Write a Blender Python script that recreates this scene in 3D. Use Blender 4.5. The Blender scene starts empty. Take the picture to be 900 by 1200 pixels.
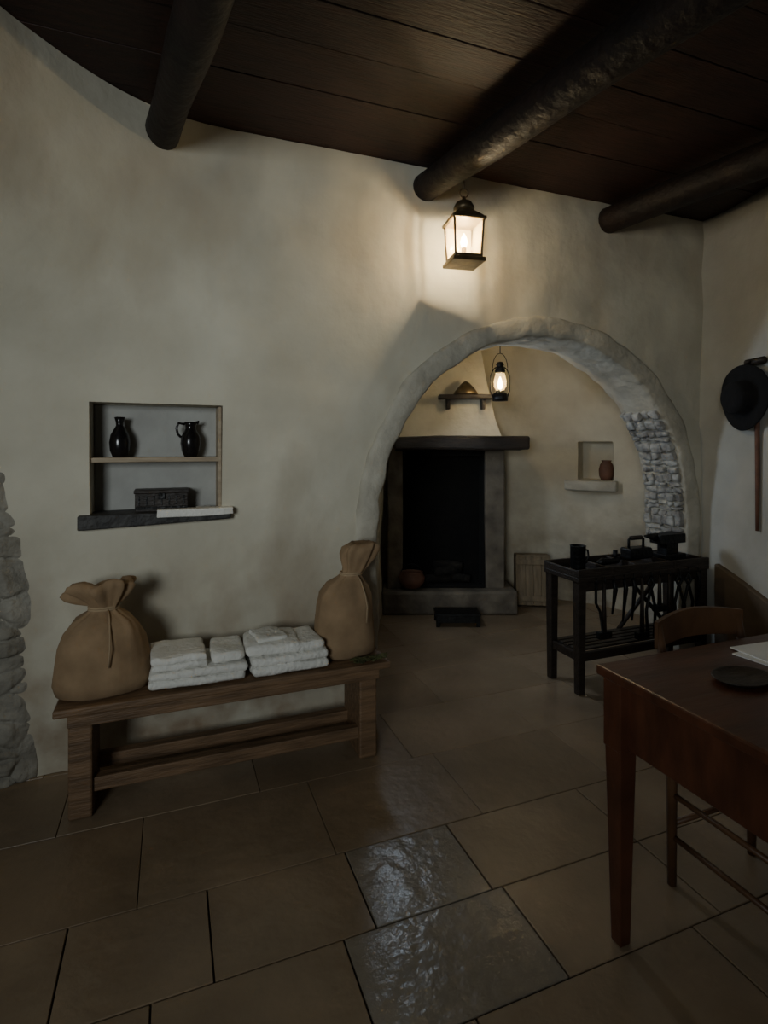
import bpy, bmesh, math, random
from mathutils import Vector, Matrix, noise
random.seed(7)
sc=bpy.context.scene
D=math.radians
ANG=D(21.0)
def fr(x,y,z=0,a=ANG): return Matrix.Translation((x,y,z))@Matrix.Rotation(a,4,'Z')

# ---------------- materials ----------------
def mat(name,c1,c2=None,rough=.7,scale=6,bump=.1,bscale=None,metal=0,stretch=(1,1,1),c3=None,s3=1.2,spec=.5,t3=(.5,.7),detail=6,st3=(1,1,1),foot=None):
    m=bpy.data.materials.new(name); m.use_nodes=True
    nt=m.node_tree; n=nt.nodes; l=nt.links; b=n['Principled BSDF']
    b.inputs['Roughness'].default_value=rough; b.inputs['Metallic'].default_value=metal
    b.inputs['Specular IOR Level'].default_value=spec
    tc=n.new('ShaderNodeTexCoord'); mp=n.new('ShaderNodeMapping'); mp.inputs['Scale'].default_value=stretch
    l.new(tc.outputs['Object'],mp.inputs['Vector'])
    c2=c2 or tuple(v*.7 for v in c1)
    nz=n.new('ShaderNodeTexNoise'); nz.inputs['Scale'].default_value=scale; nz.inputs['Detail'].default_value=detail
    l.new(mp.outputs[0],nz.inputs['Vector'])
    r=n.new('ShaderNodeValToRGB'); r.color_ramp.elements[0].position=.33; r.color_ramp.elements[1].position=.68
    r.color_ramp.elements[0].color=(*c2,1); r.color_ramp.elements[1].color=(*c1,1)
    l.new(nz.outputs['Fac'],r.inputs[0]); col=r.outputs[0]
    if c3:
        m3=n.new('ShaderNodeMapping'); m3.inputs['Scale'].default_value=st3; l.new(tc.outputs['Object'],m3.inputs['Vector'])
        n3=n.new('ShaderNodeTexNoise'); n3.inputs['Scale'].default_value=s3; n3.inputs['Detail'].default_value=5
        l.new(m3.outputs[0],n3.inputs['Vector'])
        r3=n.new('ShaderNodeValToRGB'); r3.color_ramp.elements[0].position=t3[0]; r3.color_ramp.elements[1].position=t3[1]
        l.new(n3.outputs['Fac'],r3.inputs[0])
        mx=n.new('ShaderNodeMixRGB'); l.new(r3.outputs[0],mx.inputs[0]); l.new(col,mx.inputs[1]); mx.inputs[2].default_value=(*c3,1)
        col=mx.outputs[0]
    if foot: # damp stains rising from the floor, broken up by noise
        sp=n.new('ShaderNodeSeparateXYZ'); l.new(tc.outputs['Object'],sp.inputs[0])
        mr=n.new('ShaderNodeMapRange'); mr.inputs['From Min'].default_value=1.15; mr.inputs['From Max'].default_value=.1
        l.new(sp.outputs['Z'],mr.inputs['Value'])
        n4=n.new('ShaderNodeTexNoise'); n4.inputs['Scale'].default_value=4.5; n4.inputs['Detail'].default_value=7; l.new(tc.outputs['Object'],n4.inputs['Vector'])
        r4=n.new('ShaderNodeValToRGB'); r4.color_ramp.elements[0].position=.42; r4.color_ramp.elements[1].position=.72; l.new(n4.outputs['Fac'],r4.inputs[0])
        mu=n.new('ShaderNodeMath'); mu.operation='MULTIPLY'; l.new(mr.outputs[0],mu.inputs[0]); l.new(r4.outputs[0],mu.inputs[1])
        mx=n.new('ShaderNodeMixRGB'); l.new(mu.outputs[0],mx.inputs[0]); l.new(col,mx.inputs[1]); mx.inputs[2].default_value=(*foot,1); col=mx.outputs[0]
    l.new(col,b.inputs['Base Color'])
    if bump:
        nb=n.new('ShaderNodeTexNoise'); nb.inputs['Scale'].default_value=bscale or scale*3; nb.inputs['Detail'].default_value=5
        l.new(mp.outputs[0],nb.inputs['Vector'])
        bp=n.new('ShaderNodeBump'); bp.inputs['Strength'].default_value=bump; bp.inputs['Distance'].default_value=.02
        l.new(nb.outputs['Fac'],bp.inputs['Height']); l.new(bp.outputs[0],b.inputs['Normal'])
    return m
def emis(name,c,s):
    m=bpy.data.materials.new(name); m.use_nodes=True; b=m.node_tree.nodes['Principled BSDF']
    b.inputs['Base Color'].default_value=(*c,1); b.inputs['Emission Color'].default_value=(*c,1); b.inputs['Emission Strength'].default_value=s
    return m
def pane(name,c,mixf,es=0):
    m=bpy.data.materials.new(name); m.use_nodes=True; nt=m.node_tree; n=nt.nodes; l=nt.links
    b=n['Principled BSDF']; b.inputs['Base Color'].default_value=(*c,1); b.inputs['Roughness'].default_value=.15
    b.inputs['Emission Color'].default_value=(*c,1); b.inputs['Emission Strength'].default_value=es
    t=n.new('ShaderNodeBsdfTransparent'); mx=n.new('ShaderNodeMixShader'); mx.inputs[0].default_value=mixf
    l.new(t.outputs[0],mx.inputs[1]); l.new(b.outputs[0],mx.inputs[2]); l.new(mx.outputs[0],n['Material Output'].inputs['Surface'])
    return m

PL=mat('plaster',(.65,.615,.50),(.52,.485,.385),rough=.9,scale=2.2,bump=.45,bscale=8,c3=(.37,.31,.225),s3=1.7,t3=(.52,.82),st3=(1,1,.55),foot=(.28,.195,.12))
PL2=mat('plaster_inner',(.70,.65,.52),(.54,.485,.37),rough=.9,scale=3,bump=.6,bscale=10,foot=(.28,.2,.12))
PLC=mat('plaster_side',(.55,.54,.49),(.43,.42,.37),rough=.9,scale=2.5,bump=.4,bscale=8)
STW=mat('whitewashed_stone',(.56,.53,.44),(.40,.37,.30),rough=.9,scale=6,bump=.8,bscale=16)
STG=mat('grey_rubble',(.40,.38,.325),(.22,.205,.17),rough=.95,scale=7,bump=1,bscale=22)
STR=mat('rough_stone',(.52,.52,.49),(.22,.21,.20),rough=.9,scale=14,bump=1,bscale=30)
STD=mat('hearth_stone',(.22,.185,.14),(.11,.092,.07),rough=.85,scale=7,bump=.6)
SOOT=mat('soot',(.008,.007,.006),(.003,.003,.003),rough=1,scale=8)
SLATE=mat('slate',(.05,.048,.045),(.02,.02,.02),rough=.6,scale=12,bump=.5)
CEIL=mat('ceiling_wood',(.040,.015,.010),(.018,.008,.006),rough=.6,scale=5,bump=.3,stretch=(1,9,9))
BEAM=mat('beam_wood',(.018,.009,.007),(.008,.005,.004),rough=.65,scale=6,bump=.7)
OAK=mat('bench_wood',(.24,.145,.077),(.12,.072,.038),rough=.55,scale=5,bump=.3,stretch=(1,9,9))
RED=mat('table_wood',(.115,.041,.021),(.062,.024,.013),rough=.28,scale=3,bump=.08,stretch=(1,6,2))
CHW=mat('chair_wood',(.15,.075,.035),(.08,.04,.02),rough=.45,scale=6,bump=.1)
DKW=mat('dark_wood',(.035,.024,.017),(.015,.010,.007),rough=.5,scale=7,bump=.3,stretch=(1,5,5))
IRON=mat('iron',(.020,.020,.020),(.009,.009,.009),rough=.45,scale=15,bump=.3,metal=.5)
FELT=mat('black_felt',(.010,.010,.011),(.006,.006,.007),rough=.95,scale=30,bump=.2)
BRASS=mat('aged_brass',(.20,.15,.085),(.09,.065,.035),rough=.4,scale=12,bump=.1,metal=.7)
CLAY=mat('dark_glaze',(.014,.012,.012),(.008,.007,.007),rough=.2,scale=5,bump=0)
LINEN=mat('linen',(.82,.81,.76),(.72,.71,.66),rough=.95,scale=10,bump=.5,bscale=45)
PAPER=mat('paper',(.78,.80,.80),(.70,.72,.73),rough=.8,scale=4,bump=.05)
GREEN=mat('dry_herb',(.09,.10,.03),(.05,.05,.02),rough=.9,scale=30,bump=.6)
SHELF=mat('niche_shelf',(.46,.38,.27),(.32,.25,.17),rough=.7,scale=7,bump=.2,stretch=(1,8,8))
TERRA=mat('terracotta',(.22,.10,.06),(.12,.055,.035),rough=.7,scale=8)
CHK=mat('charred_log',(.03,.025,.02),(.01,.009,.008),rough=1,scale=9,bump=1)
LOG=mat('crate_wood',(.30,.23,.145),(.19,.145,.09),rough=.8,scale=5,bump=.4,stretch=(6,6,1))
GROUT=mat('grout',(.040,.030,.020),rough=.9,scale=20)
BUR=mat('burlap',(.39,.265,.15),(.27,.18,.10),rough=.95,scale=9,bump=0)
def weave(m,sc_=160,st=.5):
    nt=m.node_tree;n=nt.nodes;l=nt.links;tc=n.new('ShaderNodeTexCoord')
    w1=n.new('ShaderNodeTexWave');w1.inputs['Scale'].default_value=sc_;w1.bands_direction='X'
    w2=n.new('ShaderNodeTexWave');w2.inputs['Scale'].default_value=sc_;w2.bands_direction='Z'
    for w in(w1,w2): w.inputs['Distortion'].default_value=1.5; l.new(tc.outputs['Object'],w.inputs['Vector'])
    a=n.new('ShaderNodeMath');l.new(w1.outputs['Fac'],a.inputs[0]);l.new(w2.outputs['Fac'],a.inputs[1])
    bp=n.new('ShaderNodeBump');bp.inputs['Strength'].default_value=st;bp.inputs['Distance'].default_value=.004
    l.new(a.outputs[0],bp.inputs['Height']);l.new(bp.outputs[0],n['Principled BSDF'].inputs['Normal'])
weave(BUR,90,.35)
def tilemat(i,c,r,b=.2):
    c=tuple(c)
    return mat('floor_tile_%d'%i,c,tuple(v*.72 for v in c),rough=r,scale=3,bump=b,bscale=16,c3=tuple(v*.6 for v in c),s3=2.2,t3=(.45,.78))
TILES=[tilemat(0,(.32,.235,.15),.32),tilemat(1,(.29,.21,.132),.36),tilemat(2,(.345,.255,.165),.29),tilemat(3,(.29,.25,.195),.22,.35)]  # last tile: cool reflected sheen put into its greyer colour; also glossier

# ---------------- builder ----------------
class Obj:
    def __init__(s,name,mats,M=Matrix()):
        s.name=name;s.mats=mats;s.bm=bmesh.new();s.M=M
    def merge(s,t,M,mi,smooth):
        bmesh.ops.transform(t,matrix=M,verts=t.verts)
        for f in t.faces: f.material_index=mi; f.smooth=smooth
        me=bpy.data.meshes.new('t'); t.to_mesh(me); t.free(); s.bm.from_mesh(me); bpy.data.meshes.remove(me)
    def box(s,c,size,mi=0,rot=(0,0,0),bev=.004,seg=2,taper=None,jit=0,sub=0,smooth=False):
        t=bmesh.new(); bmesh.ops.create_cube(t,size=1)
        for v in t.verts:
            v.co=Vector((v.co.x*size[0],v.co.y*size[1],v.co.z*size[2]))
            if taper and v.co.z<0: v.co.x*=taper; v.co.y*=taper
        if bev: bmesh.ops.bevel(t,geom=list(t.edges),offset=min(bev,min(size)*.45),segments=seg,profile=.5,affect='EDGES')
        if sub: bmesh.ops.subdivide_edges(t,edges=list(t.edges),cuts=sub,use_grid_fill=True)
        if jit:
            o=Vector((random.random()*50,0,0))
            for v in t.verts: v.co+=noise.noise_vector(v.co*(1.2/max(.03,min(size)))*.6+o)*jit
        R=Matrix.Rotation(rot[2],4,'Z')@Matrix.Rotation(rot[1],4,'Y')@Matrix.Rotation(rot[0],4,'X')
        s.merge(t,Matrix.Translation(c)@R,mi,smooth)
    def tube(s,pts,r,mi=0,seg=12,caps=True,sx=1):
        pts=[Vector(p) for p in pts]; rr=r if isinstance(r,(list,tuple)) else [r]*len(pts)
        t=bmesh.new(); rings=[]; up=Vector((0,0,1)); prev=None
        for i,p in enumerate(pts):
            d=(pts[min(i+1,len(pts)-1)]-pts[max(i-1,0)]).normalized()
            if prev is None:
                a=d.cross(up)
                if a.length<.05: a=d.cross(Vector((1,0,0)))
            else: a=prev-d*prev.dot(d)
            a.normalize(); prev=a; b=d.cross(a)
            rings.append([t.verts.new(p+(a*math.cos(k*2*math.pi/seg)*sx+b*math.sin(k*2*math.pi/seg))*rr[i]) for k in range(seg)])
        for i in range(len(rings)-1):
            for k in range(seg): t.faces.new((rings[i][k],rings[i][(k+1)%seg],rings[i+1][(k+1)%seg],rings[i+1][k]))
        if caps: t.faces.new(rings[0][::-1]); t.faces.new(rings[-1])
        bmesh.ops.recalc_face_normals(t,faces=t.faces)
        s.merge(t,Matrix(),mi,True)
    def lathe(s,prof,c=(0,0,0),mi=0,seg=28,sc_=(1,1,1),rot=None,smooth=True,wob=None,rz=0):
        t=bmesh.new(); rings=[]
        for j,(r,z) in enumerate(prof):
            ring=[]
            for k in range(seg):
                a=k*2*math.pi/seg+rz; dz=wob(a,r) if wob else 0
                ring.append(t.verts.new((r*math.cos(a),r*math.sin(a),z+dz)))
            rings.append(ring)
        for i in range(len(rings)-1):
            for k in range(seg): t.faces.new((rings[i][k],rings[i][(k+1)%seg],rings[i+1][(k+1)%seg],rings[i+1][k]))
        t.faces.new(rings[0][::-1]); t.faces.new(rings[-1])
        bmesh.ops.recalc_face_normals(t,faces=t.faces)
        R=Matrix.Diagonal((*sc_,1))
        if rot: R=Matrix.Rotation(rot[2],4,'Z')@Matrix.Rotation(rot[1],4,'Y')@Matrix.Rotation(rot[0],4,'X')@R
        s.merge(t,Matrix.Translation(c)@R,mi,smooth)
    def prism(s,pts,y0,y1,mi=0,bev=0):
        t=bmesh.new(); a=[t.verts.new((x,y0,z)) for x,z in pts]; b=[t.verts.new((x,y1,z)) for x,z in pts]; n=len(pts)
        t.faces.new(a); t.faces.new(b[::-1])
        for k in range(n): t.faces.new((a[k],b[k],b[(k+1)%n],a[(k+1)%n]))
        bmesh.ops.recalc_face_normals(t,faces=t.faces)
        if bev: bmesh.ops.bevel(t,geom=list(t.edges),offset=bev,segments=2,profile=.5,affect='EDGES')
        s.merge(t,Matrix(),mi,False)
    def done(s,parent=None):
        me=bpy.data.meshes.new(s.name); s.bm.to_mesh(me); s.bm.free()
        for m in s.mats: me.materials.append(m)
        o=bpy.data.objects.new(s.name,me); sc.collection.objects.link(o)
        if parent:
            o.parent=parent; o.matrix_parent_inverse=parent.matrix_basis.inverted()
            o.matrix_basis=s.M
        else: o.matrix_world=s.M
        return o

def slab(name,fi,fo,nu,nv,mats,M=Matrix()):
    bm=bmesh.new()
    A=[[bm.verts.new(fi(i/nu,j/nv)) for j in range(nv+1)] for i in range(nu+1)]
    B=[[bm.verts.new(fo(i/nu,j/nv)) for j in range(nv+1)] for i in range(nu+1)]
    for i in range(nu):
        for j in range(nv):
            bm.faces.new((A[i][j],A[i+1][j],A[i+1][j+1],A[i][j+1]))
            bm.faces.new((B[i][j],B[i][j+1],B[i+1][j+1],B[i+1][j]))
    for i in range(nu):
        bm.faces.new((A[i][0],B[i][0],B[i+1][0],A[i+1][0])); bm.faces.new((A[i][nv],A[i+1][nv],B[i+1][nv],B[i][nv]))
    for j in range(nv):
        bm.faces.new((A[0][j],A[0][j+1],B[0][j+1],B[0][j])); bm.faces.new((A[nu][j],B[nu][j],B[nu][j+1],A[nu][j+1]))
    bmesh.ops.recalc_face_normals(bm,faces=bm.faces)
    for f in bm.faces: f.smooth=True
    me=bpy.data.meshes.new(name); bm.to_mesh(me); bm.free()
    for m in mats: me.materials.append(m)
    o=bpy.data.objects.new(name,me); sc.collection.objects.link(o); o.matrix_world=M
    return o
def cut(o,cutters):
    bpy.context.view_layer.update()
    for c in cutters:
        md=o.modifiers.new('b','BOOLEAN'); md.operation='DIFFERENCE'; md.solver='EXACT'; md.object=c
    dg=bpy.context.evaluated_depsgraph_get()
    me=bpy.data.meshes.new_from_object(o.evaluated_get(dg)); o.modifiers.clear(); o.data=me; me.name=o.name
    for c in cutters: bpy.data.objects.remove(c,do_unlink=True)
    bm=bmesh.new(); bm.from_mesh(me)
    for e in bm.edges:
        if len(e.link_faces)==2 and e.calc_face_angle(0)>D(35): e.smooth=False
    bm.to_mesh(me); bm.free()

def nz(p,s,a): return noise.noise(Vector(p)*s)*a
H=3.0
# ---------------- main wall with arch & niche ----------------
WM=fr(1.01,3.394)
def lean(s,z):
    t=max(0,min(1,(z-1.65)/(H-1.65))); g=t*t*(3-2*t)
    return -min(1.0,.85*max(0,-1.95-s)**2)*g
S0,S1=-3.7,1.55
def wi(a,b):
    s=S0+(S1-S0)*a; z=H*b
    return Vector((s,lean(s,z)+nz((s,z,0),1.3,.025)+nz((s,z,5),4,.012)+nz((s,z,8),11,.004),z))
def wo(a,b):
    s=S0+(S1-S0)*a; z=H*b; return Vector((s,.30+min(0,lean(s,z)),z))
wall=slab('wall_front',wi,wo,130,76,[PL],WM)
RI=1.12; RO=1.25; SP=.99
ap=[(-1.18,-.2)]+[(1.18*math.cos(math.pi-k*math.pi/40),SP+1.18*math.sin(k*math.pi/40)) for k in range(41)]+[(1.18,-.2)]
c1=Obj('cutA',[],WM); c1.prism(ap,-.4,.8); c1=c1.done()
c2=Obj('cutB',[],WM); c2.prism([(-2.50,1.135),(-1.93,1.125),(-1.925,1.645),(-2.505,1.65)],-.4,.17); c2=c2.done()
cut(wall,[c1,c2])
ring=Obj('trim_1',[STW,STR],WM)
path=[]
for k in range(16): path.append((-1,k/16*SP,None))
for k in range(109): path.append((0,0,math.pi-k*math.pi/108))
for k in range(16): path.append((1,SP-(k+1)/16*SP,None))
prof=[(RI,.33),(RI,.25),(RI,.17),(RI,.09),(RI+.001,.02),(RI+.005,-.008),(RI+.016,-.020),(RI+.05,-.024),(RI+.09,-.024),(RO-.022,-.022),(RO-.006,-.014),(RO,.01),(RO,.33)]
t=bmesh.new(); R=[]
for i,(side,z,a) in enumerate(path):
    rg=[]
    for (r,y) in prof:
        if a is None: p=Vector((side*r,y,z)); rad=Vector((side,0,0))
        else: p=Vector((r*math.cos(a),y,SP+r*math.sin(a))); rad=Vector((math.cos(a),0,math.sin(a)))
        w=noise.noise(p*3.0)*.014+noise.noise(p*9+Vector((9,9,9)))*.014
        p=p+rad*w+Vector((0,noise.noise(p*6+Vector((3,1,7)))*.012,0))
        rg.append(t.verts.new(p))
    R.append(rg)
n=len(prof)
for i in range(len(R)-1):
    for k in range(n): t.faces.new((R[i][k],R[i][(k+1)%n],R[i+1][(k+1)%n],R[i+1][k]))
t.faces.new(R[0]);t.faces.new(R[-1][::-1]); bmesh.ops.recalc_face_normals(t,faces=t.faces)
ring.merge(t,Matrix(),0,True)
z=.80
while z<1.66:
    h=random.uniform(.03,.075); y=.005
    zz=z+h/2; dz=max(0,zz-SP); r=RI-.004
    x=math.sqrt(max(0,r*r-dz*dz)); tilt=math.atan2(dz,x) if dz else 0
    while y<.30:
        w=random.uniform(.05,.13); w=min(w,.325-y)
        ring.box((x+random.uniform(-.004,.008),y+w/2,zz+random.uniform(-.004,.004)),(.05,w-.008,h-.007),1,rot=(random.uniform(-.08,.08),-tilt,random.uniform(-.08,.08)),bev=.010,sub=1,jit=.016,smooth=True); y+=w
    z+=h
ring.done(wall)
# rubble stone at left edge of the front wall
def edge(z): return -2.71-.18*max(0,(z-.7)/.9)**1.5+noise.noise(Vector((z*6,2,2)))*.05
def rub(s,z):
    p=Vector((s*5.5+noise.noise(Vector((s,z,0))*3)*.5,z*8.5+noise.noise(Vector((s,z,4))*3)*.6,0))
    dist,pt=noise.voronoi(p)
    e=min(1,(dist[1]-dist[0])*4.5)
    cell=noise.noise(pt[0]*3.1)*.02
    return (.002+.028*e**.5+cell*e+noise.noise(Vector((s,z,1))*18)*.012)
def si(a,b):
    z=1.75*b; e=edge(z); s=-3.6+(e+3.6)*a
    f=min(1,(1-a)*10)*min(1,(1-b)*8)
    return Vector((s,-rub(s,z)*f+.014*(1-f)-.004,z))
def so(a,b):
    z=1.75*b; return Vector((-3.6+(edge(z)+3.6)*a,.12,z))
st=slab('trim_2',si,so,150,280,[STG],WM)
st.parent=wall; st.matrix_parent_inverse=wall.matrix_basis.inverted(); st.matrix_basis=WM
nm=mat('niche_plaster',(.44,.44,.41),(.36,.355,.33),rough=.9,scale=5,bump=.4)
ns=Obj('niche_shelf',[SHELF,nm],WM)
ns.box((-2.215,.085,1.385),(.578,.15,.022),0)
ns.box((-1.937,.08,1.388),(.016,.165,.505),0)
ns.box((-2.215,.164,1.388),(.572,.012,.515),1)
ns.done(wall)
sl=Obj('window_sill_slab',[SLATE],WM)
sl.prism([(-2.545,1.075),(-2.0,1.095),(-1.89,1.10),(-1.885,1.135),(-2.3,1.142),(-2.545,1.14)],-.05,.155,0,bev=.006); sl.done()
fc=Obj('folded_cloth',[LINEN],WM@Matrix.Translation((-2.08,-.025,1.1465)))
fc.box((.03,.0,.004),(.34,.07,.009),0,bev=.004,sub=2,jit=.002,smooth=True)
fc.box((.03,-.036,-.010),(.34,.008,.030),0,bev=.003,sub=3,jit=.007,smooth=True); fc.done()

def vessel(name,s,y,z,handle,h=.19):
    o=Obj(name,[CLAY],WM@Matrix.Translation((s,y,z)))
    o.lathe([(.001,0),(.030,0),(.042,.03),(.046,.07),(.040,.105),(.024,.135),(.016,.15),(.017,.165),(.024,.188),(.020,.19),(.012,.16),(.001,.15)] if not handle else
            [(.001,0),(.028,0),(.040,.025),(.047,.065),(.044,.10),(.030,.125),(.024,.14),(.026,.155),(.032,.17),(.028,.171),(.020,.14),(.001,.13)])
    if handle:
        o.tube([(-.027,0,.16),(-.055,0,.165),(-.065,0,.14),(-.058,0,.11),(-.044,0,.095)],.006,0,seg=8)
        o.tube([(.028,0,.165),(.040,0,.176)],[.01,.004],0,seg=8)
    return o.done()
vessel('vase',-2.385,.08,1.396,False)
vessel('handled_jug',-2.07,.08,1.396,True)
bx=Obj('wooden_box',[DKW,IRON],WM@Matrix.Translation((-2.20,.085,1.137)))
bx.box((0,0,.045),(.235,.11,.088),0); bx.box((0,0,.096),(.245,.12,.018),0)
bx.box((0,-.057,.02),(.235,.006,.012),1); bx.box((0,-.062,.075),(.03,.006,.03),1)
for k in range(7): bx.box((-.10+k*.033,-.057,.055),(.005,.005,.045),1,bev=0)
bx.done()
ds=Obj('small_dish',[LINEN],WM@Matrix.Translation((-2.01,.07,1.139))); ds.lathe([(.001,0),(.02,0),(.035,.012),(.033,.013),(.018,.004),(.001,.004)]); ds.done()

# ---------------- right wall, left wall ----------------
def catmull(P,t):
    n=len(P)-1; x=t*n; i=min(int(x),n-1); f=x-i
    p0=P[max(i-1,0)];p1=P[i];p2=P[i+1];p3=P[min(i+2,n)]
    return tuple(.5*((2*p1[k])+(-p0[k]+p2[k])*f+(2*p0[k]-5*p1[k]+4*p2[k]-p3[k])*f*f+(-p0[k]+3*p1[k]-3*p2[k]+p3[k])*f**3) for k in range(2))
RW=[(2.185,3.90),(2.24,3.75),(2.275,3.55),(2.30,3.2),(2.34,2.5),(2.36,1.5),(2.36,.5),(2.36,-1.2)]
def ri(a,b):
    x,y=catmull(RW,a); z=H*b; return Vector((x+nz((x,y,z),1.5,.02),y,z))
def ro(a,b):
    x,y=catmull(RW,a); return Vector((x+.3,y+.05,H*b))
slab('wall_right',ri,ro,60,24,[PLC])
LW=[(-2.42,2.07),(-2.45,1.2),(-2.45,0),(-2.45,-1.2)]
slab('wall_left',lambda a,b:Vector((*catmull(LW,a),H*b)),lambda a,b:Vector((catmull(LW,a)[0]-.25,catmull(LW,a)[1],H*b)),8,8,[PL])
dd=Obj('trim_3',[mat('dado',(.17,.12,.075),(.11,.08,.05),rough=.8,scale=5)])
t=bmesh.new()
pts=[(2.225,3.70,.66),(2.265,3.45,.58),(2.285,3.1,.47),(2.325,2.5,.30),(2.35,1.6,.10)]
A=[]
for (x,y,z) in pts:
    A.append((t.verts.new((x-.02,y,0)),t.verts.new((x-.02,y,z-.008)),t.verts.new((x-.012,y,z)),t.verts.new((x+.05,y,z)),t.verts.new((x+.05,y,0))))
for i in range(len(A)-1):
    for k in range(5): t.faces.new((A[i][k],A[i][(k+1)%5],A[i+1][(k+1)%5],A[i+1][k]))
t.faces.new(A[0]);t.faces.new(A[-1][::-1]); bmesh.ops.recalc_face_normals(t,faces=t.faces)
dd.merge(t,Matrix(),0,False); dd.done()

# ---------------- back room ----------------
BR=[(-.16,3.20),(-.13,3.6),(-.06,4.2),(-.02,4.75),(0,5.08),(.25,5.27),(.7,5.32),(1.2,5.30),(1.65,5.20),(2.05,4.93),(2.32,4.55),(2.42,4.25),(2.42,4.05)]
CX,CY=1.15,4.3
def bri(a,b,off=0):
    x,y=catmull(BR,a); z=2.85*b; dx,dy=x-CX,y-CY; L=math.hypot(dx,dy)
    k=1+off/L-(.50*max(0,(z-1.3)/1.55)**1.5)
    w=nz((x,y,z),2,.04)+nz((x,y,z+7),6,.014)
    return Vector((CX+dx*k+w,CY+dy*k+w,z))
br=slab('wall_back',lambda a,b:bri(a,b),lambda a,b:bri(a,b,.28),110,50,[PL2])
NA=math.atan2(4.93-5.20,2.05-1.65)
NM=fr(1.92,5.04,0,NA)
cB=Obj('cutC',[],NM); cB.box((0,0,1.305),(.32,.40,.35),bev=.01); cB=cB.done()
cW=Obj('cutD',[]); cW.box((-.1,3.92,1.72),(.6,.34,.5),bev=0); cW=cW.done()
cut(br,[cB,cW])
lg=Obj('trim_4',[STW],NM); lg.box((-.02,-.05,1.085),(.46,.16,.09),0,bev=.015,sub=1,jit=.012,smooth=True); lg.done(br)
wf=Obj('window_1',[DKW,pane('window_glass',(.6,.7,.8),.15)])
wf.box((-.20,3.92,1.955),(.05,.34,.03),0);wf.box((-.20,3.92,1.485),(.05,.34,.03),0)
wf.box((-.20,3.765,1.72),(.05,.03,.44),0);wf.box((-.20,4.075,1.72),(.05,.03,.44),0);wf.box((-.20,3.92,1.72),(.03,.02,.44),0)
wf.box((-.20,3.92,1.72),(.004,.30,.45),1,bev=0); wf.done(br)
bt=Obj('clay_jar',[TERRA],NM@Matrix.Translation((.085,.05,1.13)))
bt.lathe([(.001,0),(.045,0),(.062,.04),(.066,.09),(.055,.14),(.038,.165),(.045,.18),(.038,.18),(.03,.16),(.001,.15)],seg=20,mi=0); bt.done()
rf=Obj('ceiling_back',[PL2],WM); rf.box((.15,1.6,2.95),(3.6,2.6,.2),0); rf.done()

# ---------------- floor ----------------
fl=Obj('floor',TILES+[GROUT],Matrix.Rotation(ANG,4,'Z'))
fl.box((1.2,2.4,-.06),(8.4,8.2,.10),4,bev=0)
rows=[-1.5,-1.1,-.72,-.35,.0,.36,.80,1.235,1.57,1.905,2.36,2.80,3.25,3.7,4.2,4.7,5.2,5.7,6.2]
fixed={1.235:[-1.1,-.55,-.05,.475,1.02,1.60,2.2],1.57:[-1.35,-.83,-.29,.11,.58,.985,1.60,2.2],1.905:[-1.4,-.75,-.1,.55,1.15,1.8],2.36:[-1.0,-.4,.35,1.05,1.75]}
for i in range(len(rows)-1):
    q0,q1=rows[i],rows[i+1]
    J=list(fixed.get(q0,[]))
    if not J: J=[-1.0+random.uniform(-.2,.2)]
    while J[0]>-2.6: J.insert(0,J[0]-random.uniform(.5,.75))
    while J[-1]<5.2: J.append(J[-1]+random.uniform(.5,.75))
    for a,b in zip(J[:-1],J[1:]):
        mi=random.choice([0,0,1,2]); g=.0055 if q0<1.9 else .0025
        if (abs(a-.58)<.01 and abs(q0-1.57)<.01): mi=3
        if (abs(a-.475)<.01 and abs(q0-1.235)<.01): mi=3
        z=random.uniform(-.001,.0)
        fl.box(((a+b)/2,(q0+q1)/2,-.012+z),(b-a-g,q1-q0-g,.024),mi,bev=.002,seg=2,rot=(random.uniform(-.002,.002),random.uniform(-.002,.002),0))
fl.done()

# ---------------- ceiling + beams ----------------
ce=Obj('ceiling',[CEIL],Matrix.Rotation(ANG,4,'Z'))
q=-2.0
while q<3.05:
    w=random.uniform(.20,.27); ce.box((.9,q+w/2,H+.02+random.uniform(0,.004)),(6.6,w-.003,.04),0,bev=.003); q+=w
ce.box((.9,.6,H+.06),(6.6,5.4,.03),0,bev=0)
ce.done()
bd=Vector((.5,-.866,0))
for k,(x,y,L,r0,gr) in enumerate([(-1.03,2.58,4.2,.078,0),(.17,3.2,4.4,.08,.008),(1.40,3.64,4.6,.082,.008)]):
    b=Obj('ceiling_beam',[BEAM])
    pts=[];rr=[]
    for i in range(25):
        tt=-.05+L*i/24; p=Vector((x,y,2.885))+bd*tt
        p+=noise.noise_vector(Vector((tt*.8,k*7,0)))*.02; p.z=2.895-.010*tt+nz((tt,k,3),1,.012)
        pts.append(p); rr.append(r0+gr*tt+nz((tt*2,k,9),1,.01))
    b.tube(pts,rr,0,seg=20); b.done()

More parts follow.
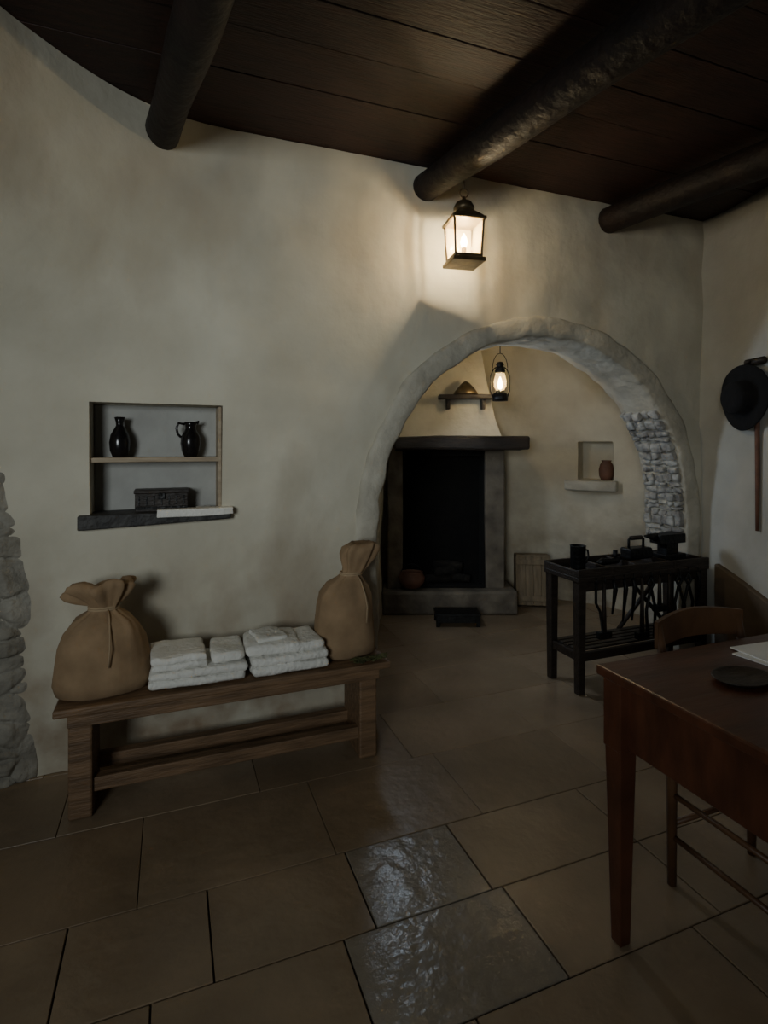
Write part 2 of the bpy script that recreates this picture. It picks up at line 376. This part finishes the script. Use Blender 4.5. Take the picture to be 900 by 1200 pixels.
# ---------------- lanterns ----------------
FL=emis('flame_bulb',(1.0,.72,.32),70); GL=pane('lantern_glass',(1.0,.76,.36),.20,2.2)
lx,ly,lz=.422,2.93,2.405
la=Obj('wall_lantern',[BRASS,GL,FL],fr(lx,ly,lz,D(12))@Matrix.Scale(.9,4))
la.box((0,0,.012),(.20,.20,.024),0,bev=.006); la.box((0,0,.034),(.17,.17,.02),0)
for sx in(-1,1):
    for sy in(-1,1): la.tube([(sx*.078,sy*.078,.04),(sx*.088,sy*.088,.245)],.007,0,seg=8)
for k in range(4):
    a=k*math.pi/2; la.box((math.cos(a)*.082,math.sin(a)*.082,.142),(.003,.15,.20),1,rot=(0,.045,a),bev=0)
la.box((0,0,.25),(.205,.205,.018),0,bev=.004)
la.lathe([(.138,.255),(.10,.285),(.06,.31),(.056,.32)],mi=0,seg=4,smooth=False,rz=math.pi/4)
la.lathe([(.060,.315),(.062,.335),(.045,.365),(.015,.38),(.008,.40)],mi=0,seg=16)
la.tube([(.026*math.cos(t*math.pi/8),0,.42+.026*math.sin(t*math.pi/8)) for t in range(17)],.004,0,seg=8)
la.tube([(0,0,.44),(0,0,.53)],.005,0,seg=8)
la.tube([(0,0,.04),(0,0,.10)],.014,0,seg=12)
la.lathe([(.001,.10),(.014,.103),(.022,.13),(.015,.16),(.001,.185)],mi=2,seg=14)
la.done()
l2=fr(.925,4.42,1.80,0)
lb=Obj('oil_lantern',[IRON,GL,FL],l2)
lb.lathe([(.001,0),(.06,0),(.062,.02),(.058,.055),(.035,.07),(.03,.085)],mi=0)
lb.lathe([(.032,.085),(.048,.12),(.05,.16),(.036,.215),(.03,.225)],mi=1)
lb.lathe([(.036,.225),(.042,.24),(.03,.265),(.025,.285),(.034,.29),(.02,.31),(.001,.315)],mi=0)
for sx in(-1,1): lb.tube([(sx*.058,0,.03),(sx*.075,0,.08),(sx*.075,0,.2),(sx*.055,0,.25),(sx*.03,0,.27)],.005,0,seg=8)
lb.tube([(.06*math.cos(t*math.pi/10),0,.26+.12*math.sin(t*math.pi/10)) for t in range(11)],.003,0,seg=6)
lb.tube([(0,0,.38),(0,0,1.06)],.004,0,seg=6)
lb.lathe([(.001,.095),(.014,.10),(.020,.125),(.012,.17),(.001,.195)],mi=2,seg=12)
lb.done()

# ---------------- bench ----------------
BM_=fr(-1.244,2.084)
be=Obj('wooden_bench',[OAK],BM_)
be.box((.682,.165,.435),(1.37,.33,.03),0,bev=.006)
be.box((.682,.04,.392),(1.28,.022,.055),0); be.box((.682,.29,.392),(1.28,.022,.055),0)
for s in(.085,1.27):
    be.box((s,.165,.21),(.085,.25,.42),0,bev=.008)
be.box((.68,.085,.115),(1.12,.05,.055),0); be.box((.68,.255,.115),(1.12,.05,.055),0)
be.done()
# ---------------- sacks ----------------
def sack(name,M,levels,sq=.72,tie=None,folds=9,ruf=.010):
    o=Obj(name,[BUR,mat(name+'_twine',(.45,.33,.2),rough=.9)],M)
    t=bmesh.new(); rings=[];seg=72
    for (z,r,ox,w) in levels:
        ring=[]
        for k in range(seg):
            a=k*2*math.pi/seg
            q=r*(1+w*math.sin(a*folds+z*9)+w*.6*math.sin(a*(folds*2-3)+1))
            c,s_=math.cos(a),math.sin(a); e=.82
            x=abs(c)**e*(1 if c>0 else -1)*q; y=abs(s_)**e*(1 if s_>0 else -1)*q*sq
            p=Vector((x+ox,y,z)); p+=noise.noise_vector(Vector((x,y,z))*7+Vector((ox*9,3,1)))*min(.016,r*.13)
            if z<.004: p.z=0
            elif w>=.08: p.z+=(ruf*math.sin(a*5+.6)+ruf*1.3*math.sin(a+2.6))*min(1,max(0,(r-.05)/.05))
            ring.append(t.verts.new(p))
        rings.append(ring)
    for i in range(len(rings)-1):
        for k in range(seg): t.faces.new((rings[i][k],rings[i][(k+1)%seg],rings[i+1][(k+1)%seg],rings[i+1][k]))
    t.faces.new(rings[0][::-1]); t.faces.new(rings[-1])
    bmesh.ops.recalc_face_normals(t,faces=t.faces); o.merge(t,Matrix(),0,True)
    if tie:
        z,r,ox=tie
        for dz in(0,.009): o.tube([(ox+r*math.cos(k*math.pi/10),r*sq*math.sin(k*math.pi/10),z+dz) for k in range(21)],.005,1,seg=8)
        o.tube([(ox+.02,-r*sq,z),(ox+.028,-r*sq-.035,z-.03),(ox+.033,-r*sq-.075,z-.075),(ox+.035,-r*sq-.10,z-.13),(ox+.03,-r*sq-.102,z-.20)],.0035,1,seg=6)
    return o
s1=sack('burlap_sack',BM_@Matrix.Translation((.155,.165,.451)),
 [(0,.150,0,0),(.012,.168,0,.004),(.05,.178,0,.006),(.12,.175,0,.008),(.19,.163,0,.012),(.25,.143,.0,.02),(.29,.115,.0,.035),(.315,.070,0,.06),(.33,.05,0,.075),(.345,.055,0,.079),(.37,.085,-.005,.10),(.395,.112,-.01,.11),(.415,.125,-.012,.11),(.43,.118,-.01,.12),(.435,.09,-.005,.13),(.42,.05,0,.1),(.395,.02,0,.05)],tie=(.330,.056,0),ruf=.014); s1.done()
s2=sack('burlap_sack',BM_@Matrix.Translation((1.205,.195,.451)),
 [(0,.13,0,0),(.012,.142,0,.004),(.06,.149,0,.006),(.15,.148,0,.01),(.23,.141,0,.016),(.29,.126,.0,.025),(.33,.10,.01,.04),(.355,.066,.02,.06),(.375,.048,.03,.07),(.40,.058,.045,.075),(.44,.078,.06,.09),(.48,.088,.07,.09),(.51,.084,.08,.09),(.53,.05,.085,.08),(.50,.02,.08,.02)],tie=(.375,.053,.03),sq=.78,folds=7,ruf=.012); s2.done()
# ---------------- folded linens ----------------
def linens(M,specs):
    o=Obj('folded_linen',[LINEN],M)
    for (x,y,z,w,d,h,r) in specs:
        n=max(1,round(h/.034)); hh=h/n
        for i in range(n):
            o.box((x+random.uniform(-.004,.004),y+random.uniform(-.005,.005),z+hh*(i+.5)),(w,d,hh*1.10),0,rot=(0,random.uniform(-.012,.012),r+random.uniform(-.02,.02)),bev=hh*.48,seg=3,sub=3,jit=.009,smooth=True)
    o.done()
linens(BM_@Matrix.Translation((-.02,0,.459)),[(.545,.15,0,.39,.25,.066,.0),(.465,.16,.068,.22,.23,.052,.03),(.665,.16,.068,.14,.22,.040,-.03)])
linens(BM_@Matrix.Translation((-.02,0,.459)),[(.925,.15,0,.34,.25,.072,.02),(.865,.165,.074,.24,.23,.045,-.05),(1.0,.16,.074,.16,.22,.040,.08),(.85,.17,.120,.14,.16,.016,.14)])
hb=Obj('herb_bundle',[GREEN,OAK],BM_@Matrix.Translation((1.27,.035,.452)))
for k in range(40):
    a=random.uniform(-.5,.5); x0=random.uniform(-.07,.07); y0=random.uniform(-.01,.01)
    hb.box((x0,y0,random.uniform(.008,.02)),(random.uniform(.03,.06),.014,.003),0,rot=(random.uniform(-.4,.4),random.uniform(-.15,.15),a*2),bev=0)
hb.tube([(.0,0,.008),(.08,.0,.006)],.004,1,seg=6); hb.done()

# ---------------- dining table ----------------
TM=fr(.635,1.665)
ta=Obj('dining_table',[RED],TM)
TW,TD=1.5,.85
ta.box((TW/2,-TD/2,.785),(TW,TD,.03),0,bev=.006)
ta.box((TW/2,-.05,.675),(TW-.1,.022,.19),0); ta.box((TW/2,-TD+.05,.675),(TW-.1,.022,.19),0)
ta.box((.045,-TD/2,.675),(.022,TD-.1,.19),0); ta.box((TW-.045,-TD/2,.675),(.022,TD-.1,.19),0)
for x in(.042,TW-.042):
    for y in(-.056,-TD+.056):
        ta.box((x,y,.67),(.068,.068,.20),0); ta.box((x,y,.29),(.062,.062,.58),0,taper=.62)
ta.done()
pp=Obj('paper_sheets',[PAPER],TM@Matrix.Translation((.62,-.19,.8005)))
pp.box((.0,0,.002),(.32,.22,.003),0,rot=(0,0,.1),bev=0);pp.box((.02,.01,.005),(.32,.22,.003),0,rot=(0,0,-.06),bev=0); pp.done()
od=Obj('oval_dish',[DKW],TM@Matrix.Translation((.30,-.24,.8)))
od.lathe([(.001,0),(.07,0),(.088,.010),(.092,.013),(.086,.013),(.07,.006),(.001,.006)],sc_=(1,.72,1)); od.done()

# ---------------- chair ----------------
CM=fr(.955,1.84)
ch=Obj('dining_chair',[CHW,mat('rush_seat',(.25,.18,.10),(.16,.11,.06),rough=.9,scale=12,bump=.6,stretch=(1,8,1))],CM)
W=.38;Dp=.37
for x in(0,W):
    ch.tube([(x,0,0),(x,.0,.44),(x,.02,.66),(x,.055,.84)],[.014,.018,.017,.013],0,seg=12)
    ch.tube([(x,-Dp,0),(x,-Dp,.30),(x,-Dp,.455)],[.013,.017,.018],0,seg=12)
    for z in(.16,.30): ch.tube([(x,0,z),(x,-Dp,z)],.009,0,seg=8)
for z in(.12,.22): ch.tube([(0,-Dp,z+.06),(W,-Dp,z+.06)],.009,0,seg=8)
ch.tube([(0,0,.2),(W,0,.2)],.009,0,seg=8)
ch.box((W/2,-Dp/2,.445),(W+.01,Dp+.01,.03),1,bev=.012)
for z0,h,yy in((.81,.09,.05),(.68,.05,.03)):
    t=bmesh.new(); n=14; R=[]
    for i in range(n+1):
        f=i/n; x=-.015+(W+.03)*f; y=yy+.035*math.sin(f*math.pi); top=z0+h/2+ (.018*math.sin(f*math.pi)); bot=z0-h/2+.01*math.sin(f*math.pi)
        R.append([t.verts.new((x,y-.008,bot)),t.verts.new((x,y+.008,bot)),t.verts.new((x,y+.008,top)),t.verts.new((x,y-.008,top))])
    for i in range(n):
        for k in range(4): t.faces.new((R[i][k],R[i][(k+1)%4],R[i+1][(k+1)%4],R[i+1][k]))
    t.faces.new(R[0][::-1]);t.faces.new(R[-1]); bmesh.ops.recalc_face_normals(t,faces=t.faces); ch.merge(t,Matrix(),0,False)
ch.done()

# ---------------- workbench ----------------
KM=fr(1.12,3.19)
kw=Obj('workbench',[DKW,IRON],KM)
L,Wd=1.04,.32
kw.box((L/2,Wd/2,.67),(L,Wd,.03),0,bev=.005)
kw.box((L/2,.012,.705),(L,.02,.05),0); kw.box((L/2,Wd-.012,.705),(L,.02,.05),0)
for x in(.01,.25,.48,.74,L-.01): kw.box((x,Wd/2,.702),(.018,Wd,.045),0)
kw.box((L/2,.03,.625),(L-.06,.02,.06),0)
for x in(.035,L-.035):
    for y in(.035,Wd-.035): kw.box((x,y,.328),(.055,.055,.656),0,taper=.8)
for y in(.035,Wd-.035): kw.box((L/2,y,.215),(L-.08,.03,.05),0)
for x in(.035,L-.035): kw.box((x,Wd/2,.215),(.03,Wd-.07,.05),0)
for k in range(5): kw.box((L/2,.07+k*.045,.245),(L-.08,.035,.012),0)
kw.tube([(.56,Wd-.04,.24),(.97,Wd-.04,.62)],.014,0,seg=8); kw.tube([(.97,Wd-.03,.24),(.60,Wd-.03,.62)],.014,0,seg=8)
for x in(.12,.18,.25,.33,.40,.47,.54,.61,.69,.77,.85,.93):
    y=-.005; ln=random.uniform(.16,.38); k=random.choice([0,1,1,2,3])
    kw.tube([(x,y,.68),(x,y-.01,.66),(x,y-.005,.64)],.004,1,seg=6)
    if k==1:
        for sgn in(-1,1):
            kw.tube([(x+sgn*.006,y,.65),(x-sgn*.026,y,.61),(x+sgn*.004,y,.57),(x+sgn*.036,y,.54-ln*.3),(x+sgn*.026,y,.58-ln)],.009,1,seg=8)
    elif k==0:
        kw.tube([(x,y,.65),(x,y,.65-ln)],[.009,.014],0,seg=8); kw.box((x,y,.64-ln),(.09,.035,.04),1)
    elif k==2:
        kw.tube([(x,y,.65),(x,y,.53),(x+.03,y,.48),(x+.05,y,.53-ln*.5),(x+.01,y,.50-ln*.5)],.008,1,seg=8)
    else:
        kw.tube([(x,y,.65),(x+.015,y,.60),(x-.01,y,.62-ln)],[.01,.014,.005],1,seg=8)
kw.done()
mg=Obj('tin_mug',[IRON],KM@Matrix.Translation((.13,.16,.6855)))
mg.lathe([(.001,0),(.042,0),(.044,.01),(.046,.15),(.049,.154),(.042,.154),(.040,.01),(.001,.008)])
mg.tube([(.044,0,.125),(.075,0,.12),(.08,0,.08),(.065,0,.045),(.044,0,.045)],.006,0,seg=8); mg.done()
ir=Obj('clothes_iron',[IRON,DKW],KM@Matrix.Translation((.60,.16,.7285)))
ir.prism([(-.10,0),(.08,0),(.10,.02),(.08,.07),(-.10,.07)],-.045,.045,0,bev=.01)
ir.tube([(-.07,0,.06),(-.07,0,.12),(-.06,0,.13),(.04,0,.13),(.05,0,.12),(.05,0,.06)],.008,0,seg=8); ir.tube([(-.055,0,.13),(.035,0,.13)],.014,1,seg=10); ir.done()
an=Obj('small_anvil',[IRON],KM@Matrix.Translation((.86,.16,.6855)))
an.box((0,0,.03),(.18,.13,.06),0); an.box((0,0,.09),(.10,.08,.08),0); an.box((0,0,.155),(.22,.09,.06),0)
an.tube([(-.10,0,.165),(-.20,0,.18)],[.030,.006],0,seg=10); an.done()
ht=Obj('shoe_last',[IRON],KM@Matrix.Translation((.37,.16,.70)))
ht.tube([(-.09,0,.022),(-.05,0,.026),(.02,0,.022),(.06,0,.03),(.085,0,.035)],[.012,.025,.018,.025,.012],0,seg=12)
ht.tube([(.05,0,.04),(.05,0,.09)],.014,0,seg=8); ht.done()

# ---------------- hat and walking stick ----------------
hm=Matrix.Translation((2.262,3.44,1.745))@Matrix.Rotation(D(5),4,'Z')@Matrix.Rotation(D(-90),4,'Y')
hat=Obj('felt_hat',[FELT,DKW],hm)
hat.lathe([(.001,.020),(.10,.018),(.20,.012),(.205,.018),(.20,.026),(.15,.030),(.112,.034),(.105,.05),(.100,.10),(.085,.125),(.05,.128),(.001,.118)],seg=48,wob=lambda a,r:(.012*math.sin(2*a+.5)+.012)*max(0,(r-.1)/.1))
hat.tube([(.215,-.14,.012),(.215,.0,.012)],.022,1,seg=10)
hat.tube([(.215,-.05,.02),(.215,-.05,.06)],.010,1,seg=8)
hat.done()
ws=Obj('walking_stick',[TERRA],Matrix.Translation((2.268,3.37,0)))
ws.tube([(0,0,.93),(0,-.003,1.25),(0,0,1.62),(0,.01,1.70),(0,.04,1.73),(0,.07,1.71),(0,.08,1.67)],[.010,.013,.014,.014,.014,.013,.012],0,seg=12)
ws.done()

# ---------------- fireplace ----------------
fp=Obj('fireplace',[STD,SOOT,DKW,PL2])
fp.box((.56,4.93,.10),(1.16,.42,.20),0,bev=.02,sub=1,jit=.01)
fp.box((.095,4.99,.82),(.13,.30,1.26),0,bev=.015,sub=1,jit=.01)
fp.box((.97,4.99,.82),(.17,.30,1.26),0,bev=.015,sub=1,jit=.01)
fp.box((.53,5.13,.82),(.80,.03,1.26),1)
fp.box((.53,4.94,1.40),(.80,.02,.10),1)
fp.box((.165,5.0,.80),(.012,.26,1.2),1);fp.box((.88,5.0,.80),(.012,.26,1.2),1)
fp.box((.53,4.98,.207),(.70,.28,.012),1)
fp.box((.655,4.86,1.465),(1.14,.50,.115),2,bev=.02,sub=2,jit=.02)
t=bmesh.new()
bs=[(.10,4.72),(1.0,4.72),(1.05,5.28),(.05,5.28)]; ts=[(.30,4.98),(.80,4.98),(.85,5.15),(.25,5.15)]
prev=None
for i in range(9):
    f=i/8; g=f**.75; z=1.52+1.2*f
    rg=[t.verts.new((bs[k][0]*(1-g)+ts[k][0]*g,bs[k][1]*(1-g)+ts[k][1]*g,z)) for k in range(4)]
    if prev:
        for k in range(4): t.faces.new((prev[k],prev[(k+1)%4],rg[(k+1)%4],rg[k]))
    else: t.faces.new(rg[::-1])
    prev=rg
t.faces.new(prev); bmesh.ops.recalc_face_normals(t,faces=t.faces); fp.merge(t,Matrix(),3,False)
fp.box((.70,4.77,1.86),(.46,.18,.035),2)
fp.box((.55,4.79,1.80),(.03,.13,.09),2);fp.box((.85,4.79,1.80),(.03,.13,.09),2)
fp.done()
cn=Obj('colander',[BRASS],Matrix.Translation((.70,4.76,1.879)))
cn.lathe([(.001,.0),(.10,.0),(.105,.01),(.08,.05),(.035,.10),(.012,.115),(.001,.118)]); cn.done()
lgs=Obj('firewood',[CHK])
for (x,y,z,a) in((.50,4.98,.25,.2),(.64,5.0,.25,-.3),(.57,4.97,.32,.6),(.58,5.02,.36,-.5)):
    lgs.tube([(x-.14*math.cos(a),y-.08*math.sin(a),z),(x,y,z+.01),(x+.14*math.cos(a),y+.08*math.sin(a),z)],[.035,.04,.032],0,seg=12)
lgs.done()
pt=Obj('cooking_pot',[TERRA,IRON],Matrix.Translation((.24,4.82,.215)))
pt.lathe([(.001,0),(.07,0),(.10,.05),(.105,.10),(.085,.14),(.09,.15),(.08,.15),(.075,.13),(.09,.06),(.001,.02)],sc_=(1.1,.9,.9))
pt.tube([(.09*math.cos(t_*math.pi/10),0,.12+.08*math.sin(t_*math.pi/10)) for t_ in range(11)],.004,1,seg=6); pt.done()
tv=Obj('iron_trivet',[IRON],Matrix.Translation((.59,4.50,0)))
tv.box((0,0,.095),(.36,.20,.02),0)
tv.box((0,-.09,.06),(.34,.012,.05),0);tv.box((0,.09,.06),(.34,.012,.05),0)
for x in(-.16,.16):
    for y in(-.085,.085): tv.box((x,y,.045),(.03,.02,.09),0)
tv.done()
wb=Obj('wooden_crate',[LOG,LINEN],Matrix.Translation((1.345,5.02,0))@Matrix.Rotation(D(-6),4,'Z')@Matrix.Rotation(D(-5),4,'X'))
for k in range(4): wb.box((-.105+k*.07,-.06,.225),(.068,.02,.43),0,bev=.003)
for k in range(4): wb.box((-.105+k*.07,.08,.225),(.068,.02,.43),0,bev=.003)
for sx in(-.145,.145): wb.box((sx,.01,.225),(.018,.16,.44),0)
wb.box((0,-.075,.39),(.31,.012,.045),0);wb.box((0,-.075,.07),(.31,.012,.045),0); wb.box((0,.01,.02),(.28,.14,.02),0)
wb.box((0,.01,.445),(.30,.17,.018),0)
wb.done()

# ---------------- lights ----------------
def light(name,typ,loc,e,col,size=.05,rot=None,sy=None,spread=None):
    d=bpy.data.lights.new(name,typ); d.energy=e; d.color=col
    if typ=='AREA':
        d.size=size
        if sy: d.shape='RECTANGLE'; d.size_y=sy
        if spread: d.spread=spread
    else: d.shadow_soft_size=size
    o=bpy.data.objects.new(name,d); sc.collection.objects.link(o); o.location=loc
    if rot is not None: o.rotation_euler=Vector(rot).to_track_quat('-Z','Y').to_euler()
    return o
light('lantern_light','POINT',(lx,ly,lz+.135),56,(1,.82,.52),.022)
light('oil_lantern_light','POINT',(.925,4.42,1.94),85,(1,.83,.54),.018)
light('window_light','AREA',(-.12,3.92,1.72),11,(.68,.82,1),.30,(1,-.75,-.55),.42)
light('rear_fill_light','AREA',(-1.1,-2.2,1.9),14,(.90,.97,.98),1.0,(.13,1,-.03),1.2,D(75))  # unseen cool fill added behind the camera; no doorway is modelled
w=bpy.data.worlds.new('world'); sc.world=w; w.use_nodes=True
w.node_tree.nodes['Background'].inputs[0].default_value=(.85,.92,1,1); w.node_tree.nodes['Background'].inputs[1].default_value=.03

# ---------------- camera ----------------
cd=bpy.data.cameras.new('camera'); cam=bpy.data.objects.new('camera',cd); sc.collection.objects.link(cam)
cam.location=(0,0,1.46); cam.rotation_euler=(D(90),0,0)
cd.lens=19.5; cd.sensor_width=36; cd.shift_y=-80/1200; cd.clip_start=.02
sc.camera=cam
